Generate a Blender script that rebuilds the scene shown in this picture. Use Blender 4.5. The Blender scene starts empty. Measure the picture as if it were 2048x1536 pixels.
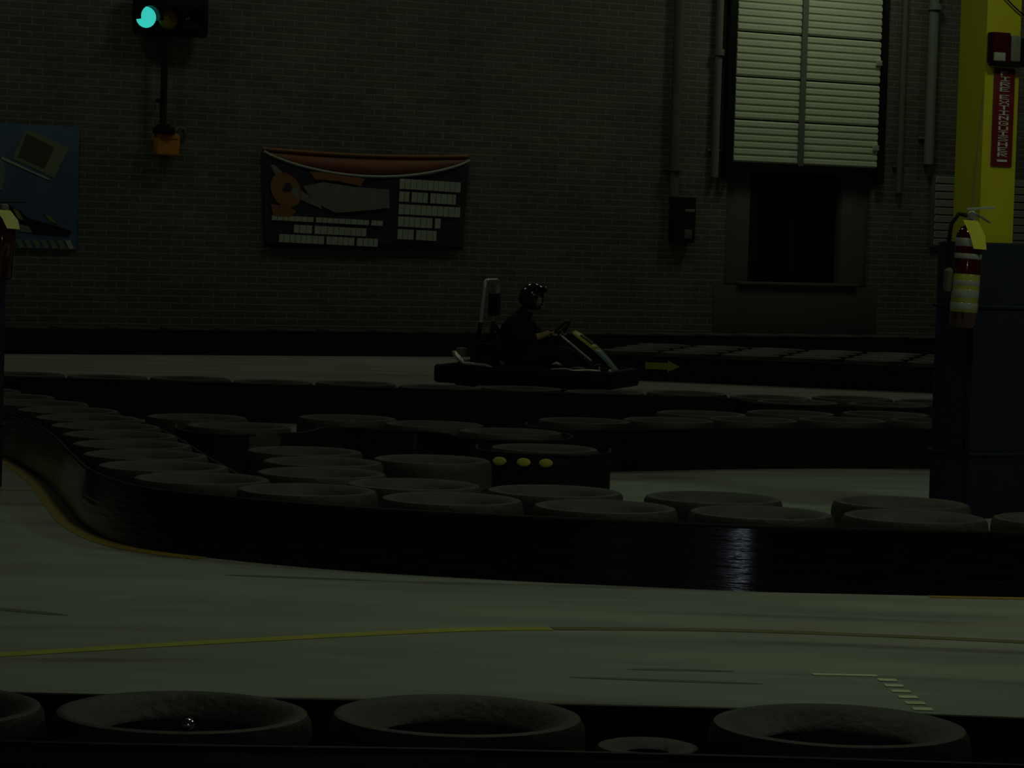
import bpy, bmesh, math, random
from mathutils import Vector, Matrix
random.seed(7)
S = bpy.context.scene
COL = S.collection
PI = math.pi

# ------------------------------------------------------------------ materials
def new_mat(name):
    m = bpy.data.materials.new(name); m.use_nodes = True
    nt = m.node_tree; b = nt.nodes['Principled BSDF']
    return m, nt, b

def mat(name, col, rough=.6, metal=0., spec=.5, bump=0., bscale=40., var=0., vscale=3., coat=0.):
    m, nt, b = new_mat(name)
    b.inputs['Base Color'].default_value = (*col, 1)
    b.inputs['Roughness'].default_value = rough
    b.inputs['Metallic'].default_value = metal
    b.inputs['Specular IOR Level'].default_value = spec
    b.inputs['Coat Weight'].default_value = coat
    b.inputs['Coat Roughness'].default_value = .05
    tc = nt.nodes.new('ShaderNodeTexCoord')
    if var:
        n = nt.nodes.new('ShaderNodeTexNoise'); n.inputs['Scale'].default_value = vscale
        n.inputs['Detail'].default_value = 5
        nt.links.new(tc.outputs['Object'], n.inputs['Vector'])
        mx = nt.nodes.new('ShaderNodeMix'); mx.data_type = 'RGBA'
        mx.inputs['A'].default_value = (*[c*(1-var) for c in col], 1)
        mx.inputs['B'].default_value = (*[min(1, c*(1+var)) for c in col], 1)
        nt.links.new(n.outputs['Fac'], mx.inputs['Factor'])
        nt.links.new(mx.outputs['Result'], b.inputs['Base Color'])
    if bump:
        n2 = nt.nodes.new('ShaderNodeTexNoise'); n2.inputs['Scale'].default_value = bscale
        n2.inputs['Detail'].default_value = 4
        nt.links.new(tc.outputs['Object'], n2.inputs['Vector'])
        bp = nt.nodes.new('ShaderNodeBump'); bp.inputs['Strength'].default_value = bump
        bp.inputs['Distance'].default_value = .02
        nt.links.new(n2.outputs['Fac'], bp.inputs['Height'])
        nt.links.new(bp.outputs['Normal'], b.inputs['Normal'])
    return m

def emit(name, col, strength):
    m, nt, b = new_mat(name)
    b.inputs['Base Color'].default_value = (*[c*.3 for c in col], 1)
    b.inputs['Emission Color'].default_value = (*col, 1)
    b.inputs['Emission Strength'].default_value = strength
    b.inputs['Roughness'].default_value = .2
    return m

def brick_mat():
    m, nt, b = new_mat('painted_brick')
    tc = nt.nodes.new('ShaderNodeTexCoord'); sp = nt.nodes.new('ShaderNodeSeparateXYZ'); cb = nt.nodes.new('ShaderNodeCombineXYZ')
    nt.links.new(tc.outputs['Object'], sp.inputs[0])
    nt.links.new(sp.outputs['X'], cb.inputs['X']); nt.links.new(sp.outputs['Z'], cb.inputs['Y'])
    br = nt.nodes.new('ShaderNodeTexBrick')
    br.inputs['Scale'].default_value = 1; br.inputs['Brick Width'].default_value = .27; br.inputs['Row Height'].default_value = .082
    br.inputs['Mortar Size'].default_value = .011; br.inputs['Mortar Smooth'].default_value = .3
    br.inputs['Color1'].default_value = (.118, .108, .104, 1); br.inputs['Color2'].default_value = (.092, .083, .079, 1)
    br.inputs['Mortar'].default_value = (.170, .164, .142, 1)
    nt.links.new(cb.outputs[0], br.inputs['Vector'])
    n = nt.nodes.new('ShaderNodeTexNoise'); n.inputs['Scale'].default_value = .9; n.inputs['Detail'].default_value = 6
    nt.links.new(cb.outputs[0], n.inputs['Vector'])
    mx = nt.nodes.new('ShaderNodeMix'); mx.data_type = 'RGBA'; mx.blend_type = 'MULTIPLY'; mx.inputs['Factor'].default_value = .8
    rp = nt.nodes.new('ShaderNodeValToRGB'); rp.color_ramp.elements[0].position = .3; rp.color_ramp.elements[0].color = (.7, .7, .7, 1)
    rp.color_ramp.elements[1].position = .7; rp.color_ramp.elements[1].color = (1.15, 1.1, 1.05, 1)
    nt.links.new(n.outputs['Fac'], rp.inputs[0])
    nt.links.new(br.outputs['Color'], mx.inputs['A']); nt.links.new(rp.outputs[0], mx.inputs['B'])
    nt.links.new(mx.outputs['Result'], b.inputs['Base Color'])
    bp = nt.nodes.new('ShaderNodeBump'); bp.inputs['Strength'].default_value = .6; bp.inputs['Distance'].default_value = .012; bp.invert = True
    nt.links.new(br.outputs['Fac'], bp.inputs['Height']); nt.links.new(bp.outputs['Normal'], b.inputs['Normal'])
    b.inputs['Roughness'].default_value = .75; b.inputs['Specular IOR Level'].default_value = .3
    return m

def floor_mat():
    m, nt, b = new_mat('worn_concrete')
    tc = nt.nodes.new('ShaderNodeTexCoord')
    mp = nt.nodes.new('ShaderNodeMapping'); mp.inputs['Scale'].default_value = (.35, 1.6, 1); mp.inputs['Rotation'].default_value = (0, 0, .12)
    nt.links.new(tc.outputs['Object'], mp.inputs[0])
    n = nt.nodes.new('ShaderNodeTexNoise'); n.inputs['Scale'].default_value = 1.6; n.inputs['Detail'].default_value = 7; n.inputs['Roughness'].default_value = .6
    nt.links.new(mp.outputs[0], n.inputs['Vector'])
    rp = nt.nodes.new('ShaderNodeValToRGB')
    e = rp.color_ramp.elements; e[0].position = .3; e[0].color = (.205, .203, .195, 1); e[1].position = .62; e[1].color = (.30, .30, .285, 1)
    nt.links.new(n.outputs['Fac'], rp.inputs[0])
    # rubber left by tyres going round the bend
    w = nt.nodes.new('ShaderNodeTexWave'); w.wave_type = 'RINGS'; w.rings_direction = 'Z'
    w.inputs['Scale'].default_value = .42; w.inputs['Distortion'].default_value = 2.5; w.inputs['Detail'].default_value = 3; w.inputs['Detail Scale'].default_value = .25
    mp2 = nt.nodes.new('ShaderNodeMapping'); mp2.inputs['Location'].default_value = (-.8, 4., 0)
    nt.links.new(tc.outputs['Object'], mp2.inputs[0]); nt.links.new(mp2.outputs[0], w.inputs['Vector'])
    rp2 = nt.nodes.new('ShaderNodeValToRGB'); e = rp2.color_ramp.elements
    e[0].position = .0; e[0].color = (.62, .60, .58, 1); e[1].position = .07; e[1].color = (1, 1, 1, 1)
    nt.links.new(w.outputs['Fac'], rp2.inputs[0])
    n3 = nt.nodes.new('ShaderNodeTexNoise'); n3.inputs['Scale'].default_value = .55; n3.inputs['Detail'].default_value = 2
    nt.links.new(tc.outputs['Object'], n3.inputs['Vector'])
    rp3 = nt.nodes.new('ShaderNodeValToRGB'); rp3.color_ramp.elements[0].position = .45; rp3.color_ramp.elements[1].position = .6
    nt.links.new(n3.outputs['Fac'], rp3.inputs[0])
    mx = nt.nodes.new('ShaderNodeMix'); mx.data_type = 'RGBA'; mx.blend_type = 'MULTIPLY'
    nt.links.new(rp3.outputs[0], mx.inputs['Factor'])
    nt.links.new(rp.outputs[0], mx.inputs['A']); nt.links.new(rp2.outputs[0], mx.inputs['B'])
    nt.links.new(mx.outputs['Result'], b.inputs['Base Color'])
    b.inputs['Roughness'].default_value = .62; b.inputs['Specular IOR Level'].default_value = .25
    return m

def belt_mat():
    m = mat('conveyor_belt', (.006, .006, .007), .15, spec=.55, bump=.12, bscale=5, var=.3, vscale=2)
    nt = m.node_tree; n = [x for x in nt.nodes if x.type == 'TEX_NOISE'][-1]
    mp = nt.nodes.new('ShaderNodeMapping'); mp.inputs['Scale'].default_value = (.8, .8, 9)
    tc = [x for x in nt.nodes if x.type == 'TEX_COORD'][0]
    nt.links.new(tc.outputs['Object'], mp.inputs[0]); nt.links.new(mp.outputs[0], n.inputs['Vector'])
    return m
M = {}
def setup_mats():
    M['brick'] = brick_mat(); M['floor'] = floor_mat()
    M['rubber'] = mat('tyre_rubber', (.050, .050, .047), .6, spec=.3, bump=.25, bscale=30, var=.35, vscale=5)
    M['belt'] = belt_mat()
    M['belt_dull'] = mat('scuffed_belt', (.008, .008, .0075), .6, spec=.2, bump=.2, bscale=8, var=.3, vscale=2)
    M['edge'] = mat('belt_edge_rubber', (.008, .008, .008), .6, spec=.2)
    M['skid'] = mat('skid_rubber_on_concrete', (.135, .132, .125), .6, var=.2, spec=.2)
    M['yellow'] = mat('yellow_paint', (.56, .50, .018), .45, spec=.4, var=.08)
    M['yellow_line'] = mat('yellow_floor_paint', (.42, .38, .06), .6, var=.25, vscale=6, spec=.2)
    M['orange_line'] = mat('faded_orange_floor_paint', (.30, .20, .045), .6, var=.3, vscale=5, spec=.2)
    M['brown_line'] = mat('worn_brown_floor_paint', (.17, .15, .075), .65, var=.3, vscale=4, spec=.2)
    M['white_line'] = mat('cream_floor_paint', (.72, .72, .50), .6, var=.2, vscale=9, spec=.2)
    M['navy'] = mat('navy_vinyl', (.015, .017, .040), .6, spec=.25, bump=.15, bscale=6, var=.2)
    M['black'] = mat('black_plastic', (.005, .005, .005), .5, spec=.18)
    M['black_metal'] = mat('black_metal', (.007, .007, .007), .45, spec=.25)
    M['steel'] = mat('bright_steel', (.60, .60, .56), .32, metal=.45)
    M['grey_metal'] = mat('dull_grey_metal', (.20, .20, .18), .55, metal=.3)
    M['pipe'] = mat('painted_pipe', (.15, .155, .135), .6)
    M['pipe_dark'] = mat('brown_painted_pipe', (.100, .095, .082), .6)
    M['panel'] = mat('cream_sheet_steel', (.60, .62, .50), .55, spec=.3, var=.06)
    M['jamb'] = mat('grey_painted_frame', (.085, .092, .085), .6)
    M['apron'] = mat('dark_grey_panel', (.060, .066, .064), .65, var=.15)
    M['maroon'] = mat('dark_red_enamel', (.055, .006, .007), .12, spec=.6, coat=1.)
    M['glass_dark'] = mat('dark_glass', (.004, .004, .005), .08, spec=.5)
    M['red'] = mat('red_enamel', (.16, .012, .020), .4, spec=.4)
    M['white'] = mat('white_paper', (.55, .55, .5), .5)
    M['label_yellow'] = mat('yellow_label', (.34, .32, .05), .3, coat=1.)
    M['label_white'] = mat('white_label', (.34, .34, .32), .3, coat=1.)
    M['orange'] = mat('orange_plastic', (.55, .20, .02), .45, var=.25, vscale=9)
    M['banner_navy'] = mat('navy_banner_cloth', (.014, .016, .026), .6, bump=.2, bscale=5)
    M['banner_red'] = mat('rust_red_cloth', (.17, .045, .022), .6)
    M['banner_white'] = mat('pale_print', (.36, .37, .32), .6, var=.15, vscale=14)
    M['banner_grey'] = mat('grey_print', (.16, .165, .14), .6, var=.3, vscale=9)
    M['banner_orange'] = mat('orange_print', (.24, .09, .035), .6, var=.3, vscale=7)
    M['poster_blue'] = mat('blue_print', (.068, .104, .21), .5, var=.4, vscale=2.2)
    M['poster_pale'] = mat('pale_print_panel', (.17, .18, .12), .5)
    M['poster_brown'] = mat('brown_print', (.060, .055, .035), .5, var=.3, vscale=8)
    M['poster_yellow'] = mat('olive_yellow_print', (.24, .22, .06), .5)
    M['poster_light'] = mat('sky_print', (.12, .19, .20), .5, var=.4, vscale=5)
    M['skin'] = mat('skin', (.50, .33, .20), .5)
    M['cloth'] = mat('black_cloth', (.006, .006, .007), .85, bump=.2, bscale=25)
    M['trouser'] = mat('dark_trousers', (.007, .007, .009), .85)
    M['helmet'] = mat('black_helmet', (.012, .012, .014), .18, spec=.55, coat=.6)
    M['visor'] = mat('smoked_visor', (.006, .006, .007), .08, spec=.6)
    M['plate'] = mat('yellow_number_plate', (.66, .60, .03), .4)
    M['fairing'] = mat('blue_grey_fairing', (.20, .30, .32), .4, var=.3, vscale=8)
    M['green_on'] = emit('green_lens_lit', (.04, .66, .55), .85)
    M['amber'] = mat('amber_lens', (.42, .25, .02), .15, coat=.6)
    M['dark_lens'] = mat('dark_red_lens', (.045, .006, .005), .15, coat=.8)
    M['tank'] = mat('fuel_tank_plastic', (.05, .05, .045), .4)
setup_mats()

# ------------------------------------------------------------------ geometry helpers
class MB:
    """collects shapes and links them as one mesh object"""
    def __init__(s): s.v = []; s.f = []; s.mi = []; s.sm = []; s.cur = 0
    def add(s, vs, fs, smooth=False):
        o = len(s.v); s.v += [tuple(p) for p in vs]
        for f in fs: s.f.append([i+o for i in f]); s.mi.append(s.cur); s.sm.append(smooth)
        return s
    def box(s, c, d, rot=None, bev=0.):
        x, y, z = [k/2 for k in d]
        bm = bmesh.new(); bmesh.ops.create_cube(bm, size=1)
        for v in bm.verts: v.co = Vector((v.co.x*2*x, v.co.y*2*y, v.co.z*2*z))
        if bev: bmesh.ops.bevel(bm, geom=bm.edges[:], offset=bev, segments=2, affect='EDGES', profile=.6)
        mtx = (rot.to_4x4() if rot else Matrix.Identity(4))
        vs = [mtx @ v.co + Vector(c) for v in bm.verts]
        bm.verts.index_update()
        fs = [[v.index for v in f.verts] for f in bm.faces]; bm.free()
        return s.add(vs, fs, bool(bev))
    def tube(s, pts, r, n=10, closed=False, caps=True):
        pts = [Vector(p) for p in pts]; N = len(pts)
        rs = r if isinstance(r, (list, tuple)) else [r]*N
        vs = []; up = None
        for i, p in enumerate(pts):
            if closed: t = pts[(i+1) % N]-pts[i-1]
            else: t = pts[min(i+1, N-1)]-pts[max(i-1, 0)]
            t.normalize()
            if up is None: up = t.orthogonal().normalized()
            up = (up - t*up.dot(t)).normalized() if (up - t*up.dot(t)).length > 1e-6 else t.orthogonal().normalized()
            b = t.cross(up)
            for k in range(n):
                a = 2*PI*k/n; vs.append(p+(up*math.cos(a)+b*math.sin(a))*rs[i])
        fs = []
        for i in range(N if closed else N-1):
            j = (i+1) % N
            for k in range(n): fs.append([i*n+k, i*n+(k+1) % n, j*n+(k+1) % n, j*n+k])
        if caps and not closed: fs += [list(range(n))[::-1], [(N-1)*n+k for k in range(n)]]
        return s.add(vs, fs, True)
    def lathe(s, prof, n=32, c=(0, 0, 0), mtx=None, closed=False):
        vs = []; fs = []; P = len(prof)
        for k in range(n):
            a = 2*PI*k/n
            for r, z in prof:
                p = Vector((r*math.cos(a), r*math.sin(a), z))
                if mtx: p = mtx @ p
                vs.append(p+Vector(c))
        for k in range(n):
            j = (k+1) % n
            for i in range(P if closed else P-1):
                q = (i+1) % P
                fs.append([k*P+i, j*P+i, j*P+q, k*P+q])
        if not closed:
            if prof[0][0] > 1e-5: fs.append([k*P for k in range(n)][::-1])
            if prof[-1][0] > 1e-5: fs.append([k*P+P-1 for k in range(n)])
        return s.add(vs, fs, True)
    def poly(s, pts):   return s.add(pts, [list(range(len(pts)))])
    def prism(s, pts, d):
        """pts: planar outline (3-D); extruded by vector d"""
        n = len(pts); d = Vector(d); a = [Vector(p) for p in pts]; b = [p+d for p in a]
        return s.add(a+b, [list(range(n))[::-1], [n+i for i in range(n)]]+[[i, (i+1) % n, n+(i+1) % n, n+i] for i in range(n)])
    def sphere(s, c, r, sc=(1, 1, 1), n=16, m=10):
        prof = [(r*math.sin(PI*i/m) if 0 < i < m else 0., -r*math.cos(PI*i/m)) for i in range(m+1)]
        return s.lathe(prof, n, c, Matrix.Diagonal(sc))
    def build(s, name, mats, parent=None, loc=None, rotz=0):
        me = bpy.data.meshes.new(name); me.from_pydata(s.v, [], s.f)
        for m in (mats if isinstance(mats, (list, tuple)) else [mats]): me.materials.append(m)
        me.polygons.foreach_set('material_index', s.mi); me.polygons.foreach_set('use_smooth', s.sm)
        bm = bmesh.new(); bm.from_mesh(me); bmesh.ops.remove_doubles(bm, verts=bm.verts[:], dist=1e-6)
        bmesh.ops.recalc_face_normals(bm, faces=bm.faces[:]); bm.to_mesh(me); bm.free()
        try: me.set_sharp_from_angle(angle=math.radians(40))
        except Exception: pass
        me.update()
        return link(me, name, parent, loc, rotz)

def link(me, name, parent=None, loc=None, rotz=0):
    o = bpy.data.objects.new(name, me); COL.objects.link(o)
    if parent: o.parent = parent
    if loc is not None: o.location = loc
    if rotz: o.rotation_euler = (0, 0, rotz)
    return o

def tag(o, label, cat, group=None, kind=None):
    o['label'] = label; o['category'] = cat
    if group: o['group'] = group
    if kind: o['kind'] = kind
    return o

def thing(name, label, cat, loc=(0, 0, 0), rotz=0, group=None):
    o = bpy.data.objects.new(name, None); COL.objects.link(o); o.empty_display_size = .1
    o.location = loc; o.rotation_euler = (0, 0, rotz)
    return tag(o, label, cat, group)

def struct(o): o['kind'] = 'structure'; return o

def smooth_path(pts, step=.12, closed=False):
    """Catmull-Rom through 2-D points, resampled"""
    P = [Vector((p[0], p[1])) for p in pts]; out = []
    n = len(P)
    for i in range(n if closed else n-1):
        if closed: a, b, c, d = P[i-1], P[i], P[(i+1) % n], P[(i+2) % n]
        else: a, b, c, d = P[max(i-1, 0)], P[i], P[i+1], P[min(i+2, n-1)]
        k = max(2, int((c-b).length/step))
        for j in range(k):
            t = j/k
            out.append(.5*((2*b)+(c-a)*t+(2*a-5*b+4*c-d)*t*t+(3*b-a-3*c+d)*t**3))
    if not closed: out.append(P[-1])
    return out

def offset_path(path, d):
    out = []
    for i, p in enumerate(path):
        t = (path[min(i+1, len(path)-1)]-path[max(i-1, 0)]).normalized()
        out.append(p+Vector((-t.y, t.x))*d)
    return out

# ------------------------------------------------------------------ camera (3 degrees down, slight roll), lights
cam = bpy.data.cameras.new('camera'); co = bpy.data.objects.new('camera', cam); COL.objects.link(co)
cam.sensor_width = 36; cam.lens = 5600/2048*36; cam.clip_end = 200
co.matrix_world = Matrix.Translation((0, 0, 1.45)) @ Matrix.Rotation(PI/2-math.atan(293/5600), 4, 'X') @ Matrix.Rotation(.03, 4, 'Z')
S.camera = co
S.view_settings.view_transform = 'Standard'; S.view_settings.look = 'None'; S.view_settings.exposure = 0; S.view_settings.gamma = 1
S.cycles.use_denoising = True
w = bpy.data.worlds.new('dark_hall'); S.world = w; w.use_nodes = True
w.node_tree.nodes['Background'].inputs[0].default_value = (.7, 1, .6, 1); w.node_tree.nodes['Background'].inputs[1].default_value = .0025

def lamp(name, loc, power, size, col=(.83, 1, .63), target=None):
    l = bpy.data.lights.new(name, 'AREA'); l.shape = 'DISK'; l.size = size; l.energy = power; l.color = col
    o = bpy.data.objects.new(name, l); COL.objects.link(o); o.location = loc
    if target: o.rotation_euler = (Vector(target)-Vector(loc)).to_track_quat('-Z', 'Y').to_euler()
    return o
WALL_LAMPS = [(-1.0, 2.6, 13.), (3.6, 2.6, 11.), (7.6, 2.5, 10.), (11.1, 1.9, 22.), (15.2, 2.5, 9.)]
for u, d, p in WALL_LAMPS:
    q = (-6.0036+.8746*u+.4848*d, 31.456+.4848*u-.8746*d, 6.55)
    lamp('ceiling_lamp', q, p, .9)
lamp('ceiling_lamp', (.2, 11.6, 6.6), 32, 1.0)
lamp('ceiling_lamp', (5.3, 12.0, 5.9), 47, 1.0)
lamp('ceiling_lamp', (-1.6, 19.0, 6.6), 11, 1.0)
lamp('ceiling_lamp', (2.2, 22.5, 6.6), 8, 1.0)
fl = bpy.data.lights.new('camera_flash', 'POINT'); fl.energy = 22.0; fl.shadow_soft_size = .012; fl.color = (.74, .84, 1)
fo = bpy.data.objects.new('camera_flash', fl); COL.objects.link(fo); fo.location = (.045, .06, 1.50)

# ------------------------------------------------------------------ setting
WO = Vector((-6.0036, 31.456, 0)); WA = math.radians(29)
D = Vector((math.cos(WA), math.sin(WA), 0)); N = Vector((math.sin(WA), -math.cos(WA), 0))
def wl(u, out=0, z=0): return WO+D*u+N*out+Vector((0, 0, z))     # a place on the brick wall
# wall-local frame: x along the wall, -y out of the wall, z up
struct(MB().box((0, 19, -.1), (50, 56, .2)).build('floor', M['floor']))
wb = MB()
for (a, b, z0, z1) in [(-8, 9.95, 0, 7.2), (12.25, 26, 0, 7.2), (9.95, 12.25, 0, .92), (9.95, 12.25, 5.6, 7.2)]:
    wb.box(((a+b)/2, .15, (z0+z1)/2), (b-a, .3, z1-z0))
struct(wb.build('wall_back', M['brick'], loc=WO, rotz=WA))

# tall opening: sectional door above, dark glazing below
wf = MB(); wf.box((11.1, .27, 3.26), (2.3, .04, 4.68))
win = struct(wf.build('window_1', M['glass_dark'], loc=WO, rotz=WA))
def wpart(name, m, fn, parent):
    b = MB(); fn(b); return b.build(name, m, parent)
wpart('frame', M['jamb'], lambda b: (b.box((10.16, .13, 1.68), (.40, .14, 1.50), bev=.008), b.box((12.03, .13, 1.68), (.42, .14, 1.50), bev=.008),
      b.box((11.1, .13, 2.445), (2.28, .16, .06), bev=.008)), win)
wpart('side_post', M['black_metal'], lambda b: b.box((10.42, .12, 1.68), (.12, .12, 1.46), bev=.006), win)
wpart('mullion', M['black_metal'], lambda b: b.box((11.12, .2, 1.68), (.08, .06, 1.46), bev=.006), win)
wpart('apron_panel', M['apron'], lambda b: b.box((11.1, .02, .49), (2.6, .06, .86), bev=.006), win)
wpart('window_sill', M['jamb'], lambda b: b.box((11.1, .05, .95), (1.9, .2, .035), bev=.006), win)

def od_section(z0, z1):
    b = MB(); xa, xb, n = 9.97, 12.24, 5; h = z1-z0
    pr = [(0, 0), (.006, .0), (.022, .012)]
    k = 6
    zs = [z0+.010+(h-.02)*i/k for i in range(k+1)]
    prof = [(-.0, z0+.010)]
    for i in range(k):
        a, c = zs[i], zs[i+1]; q = (c-a)
        prof += [(-.010, a+.14*q), (-.024, a+.26*q), (-.024, a+.80*q), (-.009, a+.88*q)]
    prof += [(-.0, z1-.010)]
    vs = []; fs = []
    for x in (xa, xb):
        vs += [(x, y-.09, z) for y, z in prof]
    P = len(prof)
    for i in range(P-1): fs.append([i, i+1, P+i+1, P+i])
    vs += [(xa, -.05, z0+.010), (xa, -.05, z1-.010), (xb, -.05, z0+.010), (xb, -.05, z1-.010)]
    fs += [[2*P, 2*P+1, 2*P+3, 2*P+2], list(range(P))+[2*P+1, 2*P], [P+i for i in range(P)]+[2*P+3, 2*P+2], [0, 2*P, 2*P+2, P], [P-1, 2*P+1, 2*P+3, 2*P-1]]
    return b.add(vs, fs)
od = thing('sectional_door', 'tall cream ribbed sectional door with centre rail, raised above the dark window', 'overhead door', WO, WA)
zs = [2.50, 3.06, 3.61, 4.19, 4.75, 5.31]
for a, c in zip(zs, zs[1:]): od_section(a, c).build('door_section', M['panel'], od)
wpart('bottom_seal', M['black'], lambda b: b.box((11.1, -.075, 2.475), (2.27, .06, .05), bev=.008), od)
cr = wpart('centre_rail', M['pipe'], lambda b: b.box((11.0, -.128, 3.9), (.085, .022, 2.82), bev=.004), od)
cr['label'] = 'grey upright strip down the middle'
for x in (9.90, 12.31):
    wpart('guide_rail', M['black_metal'], lambda b: b.box((x, -.06, 3.9), (.1, .12, 3.2), bev=.008), od)
for x in (12.20,):
    for z in (2.78, 3.9): wpart('hinge_bracket', M['steel'], lambda b: b.box((x, -.13, z), (.09, .03, .07), bev=.006), od)

# conduits on the wall
def conduit(u, r, z0, z1, m, label, couplings=()):
    t = thing('conduit', label, 'pipe', wl(u, 0, 0), WA, 'pipes up the brick wall')
    MB().tube([(0, -r-.004, z0), (0, -r-.004, z1)], r, 12).build('pipe', m, t)
    for z in couplings: MB().tube([(0, -r*1.35-.001, z-.04), (0, -r*1.35-.001, z+.04)], r*1.35, 12).build('coupling', m, t)
    for z in (z0+.35, (z0+z1)/2+.4): MB().box((0, -.02, z), (r*4, .04, .03), bev=.004).build('clip', m, t)
conduit(9.1, .065, 2.03, 7.0, M['pipe_dark'], 'thick brown pipe dropping to the small wall box left of the door', (2.4,))
conduit(9.72, .05, 2.3, 7.0, M['pipe'], 'grey pipe with a coupling close beside the cream door, left side', (3.9,))
conduit(12.66, .045, 2.2, 7.0, M['pipe_dark'], 'brown pipe just right of the cream sectional door', ())
conduit(13.12, .07, 2.6, 7.0, M['pipe'], 'thick grey pipe nearest the yellow column, right of the door', (4.7,))
sb = thing('switch_box', 'small dark switch box on brick wall below the brown pipe', 'switch box', wl(9.24, 0, 0), WA)
MB().box((0, -.07, 1.74), (.32, .14, .58), bev=.012).build('box', M['black_metal'], sb)
MB().box((.06, -.15, 1.86), (.14, .02, .04), bev=.004).build('handle', M['grey_metal'], sb)
MB().box((.05, -.147, 1.56), (.11, .012, .12), bev=.003).build('nameplate', M['jamb'], sb)
lv = thing('louvre_panel', 'pale slatted louvre panel on the wall behind the yellow column', 'vent', wl(14.15, 0, 0), WA)
MB().box((0, -.025, 1.98), (1.86, .05, .98), bev=.006).build('frame', M['jamb'], lv)
for i in range(9):
    MB().box((0, -.062, 1.56+i*.105), (1.76, .02, .080), Matrix.Rotation(.25, 3, 'X')).build('slat', M['banner_white'], lv)

# ------------------------------------------------------------------ things hung on the wall
# banner
bn = thing('banner', 'sagging navy sponsor banner with pale text blocks and orange figures', 'banner', wl(4.75, 0, 0), WA)
def sag(x, side=0):   # top edge of the drooping cloth, x from -1.36 to 1.38
    t = (x+1.36)/2.74
    return 2.37-.245*(4*t*(1-t))**.85
nx, nz = 44, 14; vs = []; fs = []
def bxl(z): return -1.38+.05*(1-(z-1.24)/1.1)
for j in range(nz+1):
    for i in range(nx+1):
        x = -1.36+2.74*i/nx; zt = sag(x); zb = 1.27+.02*math.sin(x*2.1)
        z = zb+(zt-zb)*j/nz
        y = -.065-.014*math.sin(x*5+z*3)*(j/nz)-.03*(j/nz)*(1-abs(2*i/nx-1))
        vs.append((x+.05*(1-j/nz)*(1-2*i/nx), y, z))
for j in range(nz):
    for i in range(nx): a = j*(nx+1)+i; fs.append([a, a+1, a+nx+2, a+nx+1])
b = MB(); b.add(vs, fs, True); cl = b.build('cloth', M['banner_navy'], bn)
sm = cl.modifiers.new('thick', 'SOLIDIFY'); sm.thickness = .006; sm.offset = 0
# fold of the banner's upper hem that shows its rust-red reverse
vs = []; fs = []
for i in range(nx+1):
    x = -1.36+2.74*i/nx; t = i/nx
    vs += [(x, -.035, 2.40-.035*math.sin(PI*t)+.02*t), (x, -.05, sag(x)-.05)]
for i in range(nx): fs.append([2*i, 2*i+2, 2*i+3, 2*i+1])
b = MB(); b.add(vs, fs, True); fl_ = b.build('back_fold', M['banner_red'], bn); fl_['label'] = 'rust-red fold showing along the top'
sm = fl_.modifiers.new('thick', 'SOLIDIFY'); sm.thickness = .005
hem = MB().tube([(-1.36+2.74*i/40, -.088-.03*(1-abs(i/20-1)), sag(-1.36+2.74*i/40)+.004) for i in range(41)], .016, 8).build('hem', M['banner_white'], bn)
MB().tube([(-1.36+2.74*i/20, -.04, 2.405-.035*math.sin(PI*i/20)+.02*i/20) for i in range(21)], .022, 8).build('top_cord', M['banner_orange'], bn)
def cloth_y(x, z): return -.078-.03*max(0, (z-1.22)/1.0)*(1-abs(2*(x+1.36)/2.74-1))-.016*max(0, (z-1.22)/1.)
def bprint(name, m, pts, lab=None):
    b = MB(); n = len(pts)
    b.prism([(x, cloth_y(x, z)-.004, z) for x, z in pts], (0, .003, 0)); o = b.build(name, m, bn)
    if lab: o['label'] = lab
def words(x0, x1, z, h):
    random.seed(int(abs(z)*1000)+7); x = x0; wb_ = []
    def flush():
        if wb_:
            b = MB()
            for a_, e_ in wb_:
                zz = z-.02*a_; y = cloth_y(a_, z)-.004; y2 = cloth_y(e_, z)-.004
                b.prism([(a_, y, zz-h/2), (e_, y2, zz-h/2), (e_+.004, y2, zz+h/2), (a_+.004, y, zz+h/2)], (0, .003, 0))
            b.build('word', M['banner_white'], bn); wb_.clear()
    while x < x1-.03:
        xe = min(x+random.uniform(.06, .08), x1); wb_.append((x, xe)); gap = random.random() < .2
        x = xe+(.035 if gap else .006)
        if gap: flush()
    flush()
for (x0, x1, z) in [(.42, 1.26, 2.065), (.42, 1.20, 1.912), (.42, 1.27, 1.760), (.42, 1.0, 1.610), (.42, .95, 1.458)]: words(x0, x1, z, .122)
words(-1.24, .22, 1.575, .06); words(-.95, .02, 1.457, .095); words(-1.14, .16, 1.338, .095)
# helmet-like round figure and a car-like grey shape
bprint('round_print', M['banner_orange'], [(-1.07+.20*math.cos(a), 1.93+.20*math.sin(a)-.25*.2*math.cos(a)) for a in [2*PI*i/24 for i in range(24)]])
bprint('ring_print', M['banner_navy'], [(-1.06+.07*math.cos(a), 1.96+.06*math.sin(a)) for a in [2*PI*i/16 for i in range(16)]])
bprint('corner_print', M['banner_orange'], [(-1.26, 1.76), (-1.02, 1.74), (-.93, 1.68), (-1.0, 1.61), (-1.22, 1.62)])
bprint('grey_print', M['banner_grey'], [(-.85, 1.98), (-.6, 2.04), (-.2, 2.0), (.28, 1.98), (.30, 1.76), (-.2, 1.70), (-.42, 1.68), (-.7, 1.80)])
bprint('upper_print', M['banner_orange'], [(-.78, 2.16), (-.45, 2.145), (-.05, 2.1), (-.1, 2.01), (-.42, 2.06), (-.7, 2.07)])
bprint('stripe_print', M['banner_grey'], [(-1.28, 2.22), (-1.22, 2.22), (-.92, 1.95), (-.62, 1.80), (-.60, 1.72), (-.98, 1.86), (-1.2, 2.08)])

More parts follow.
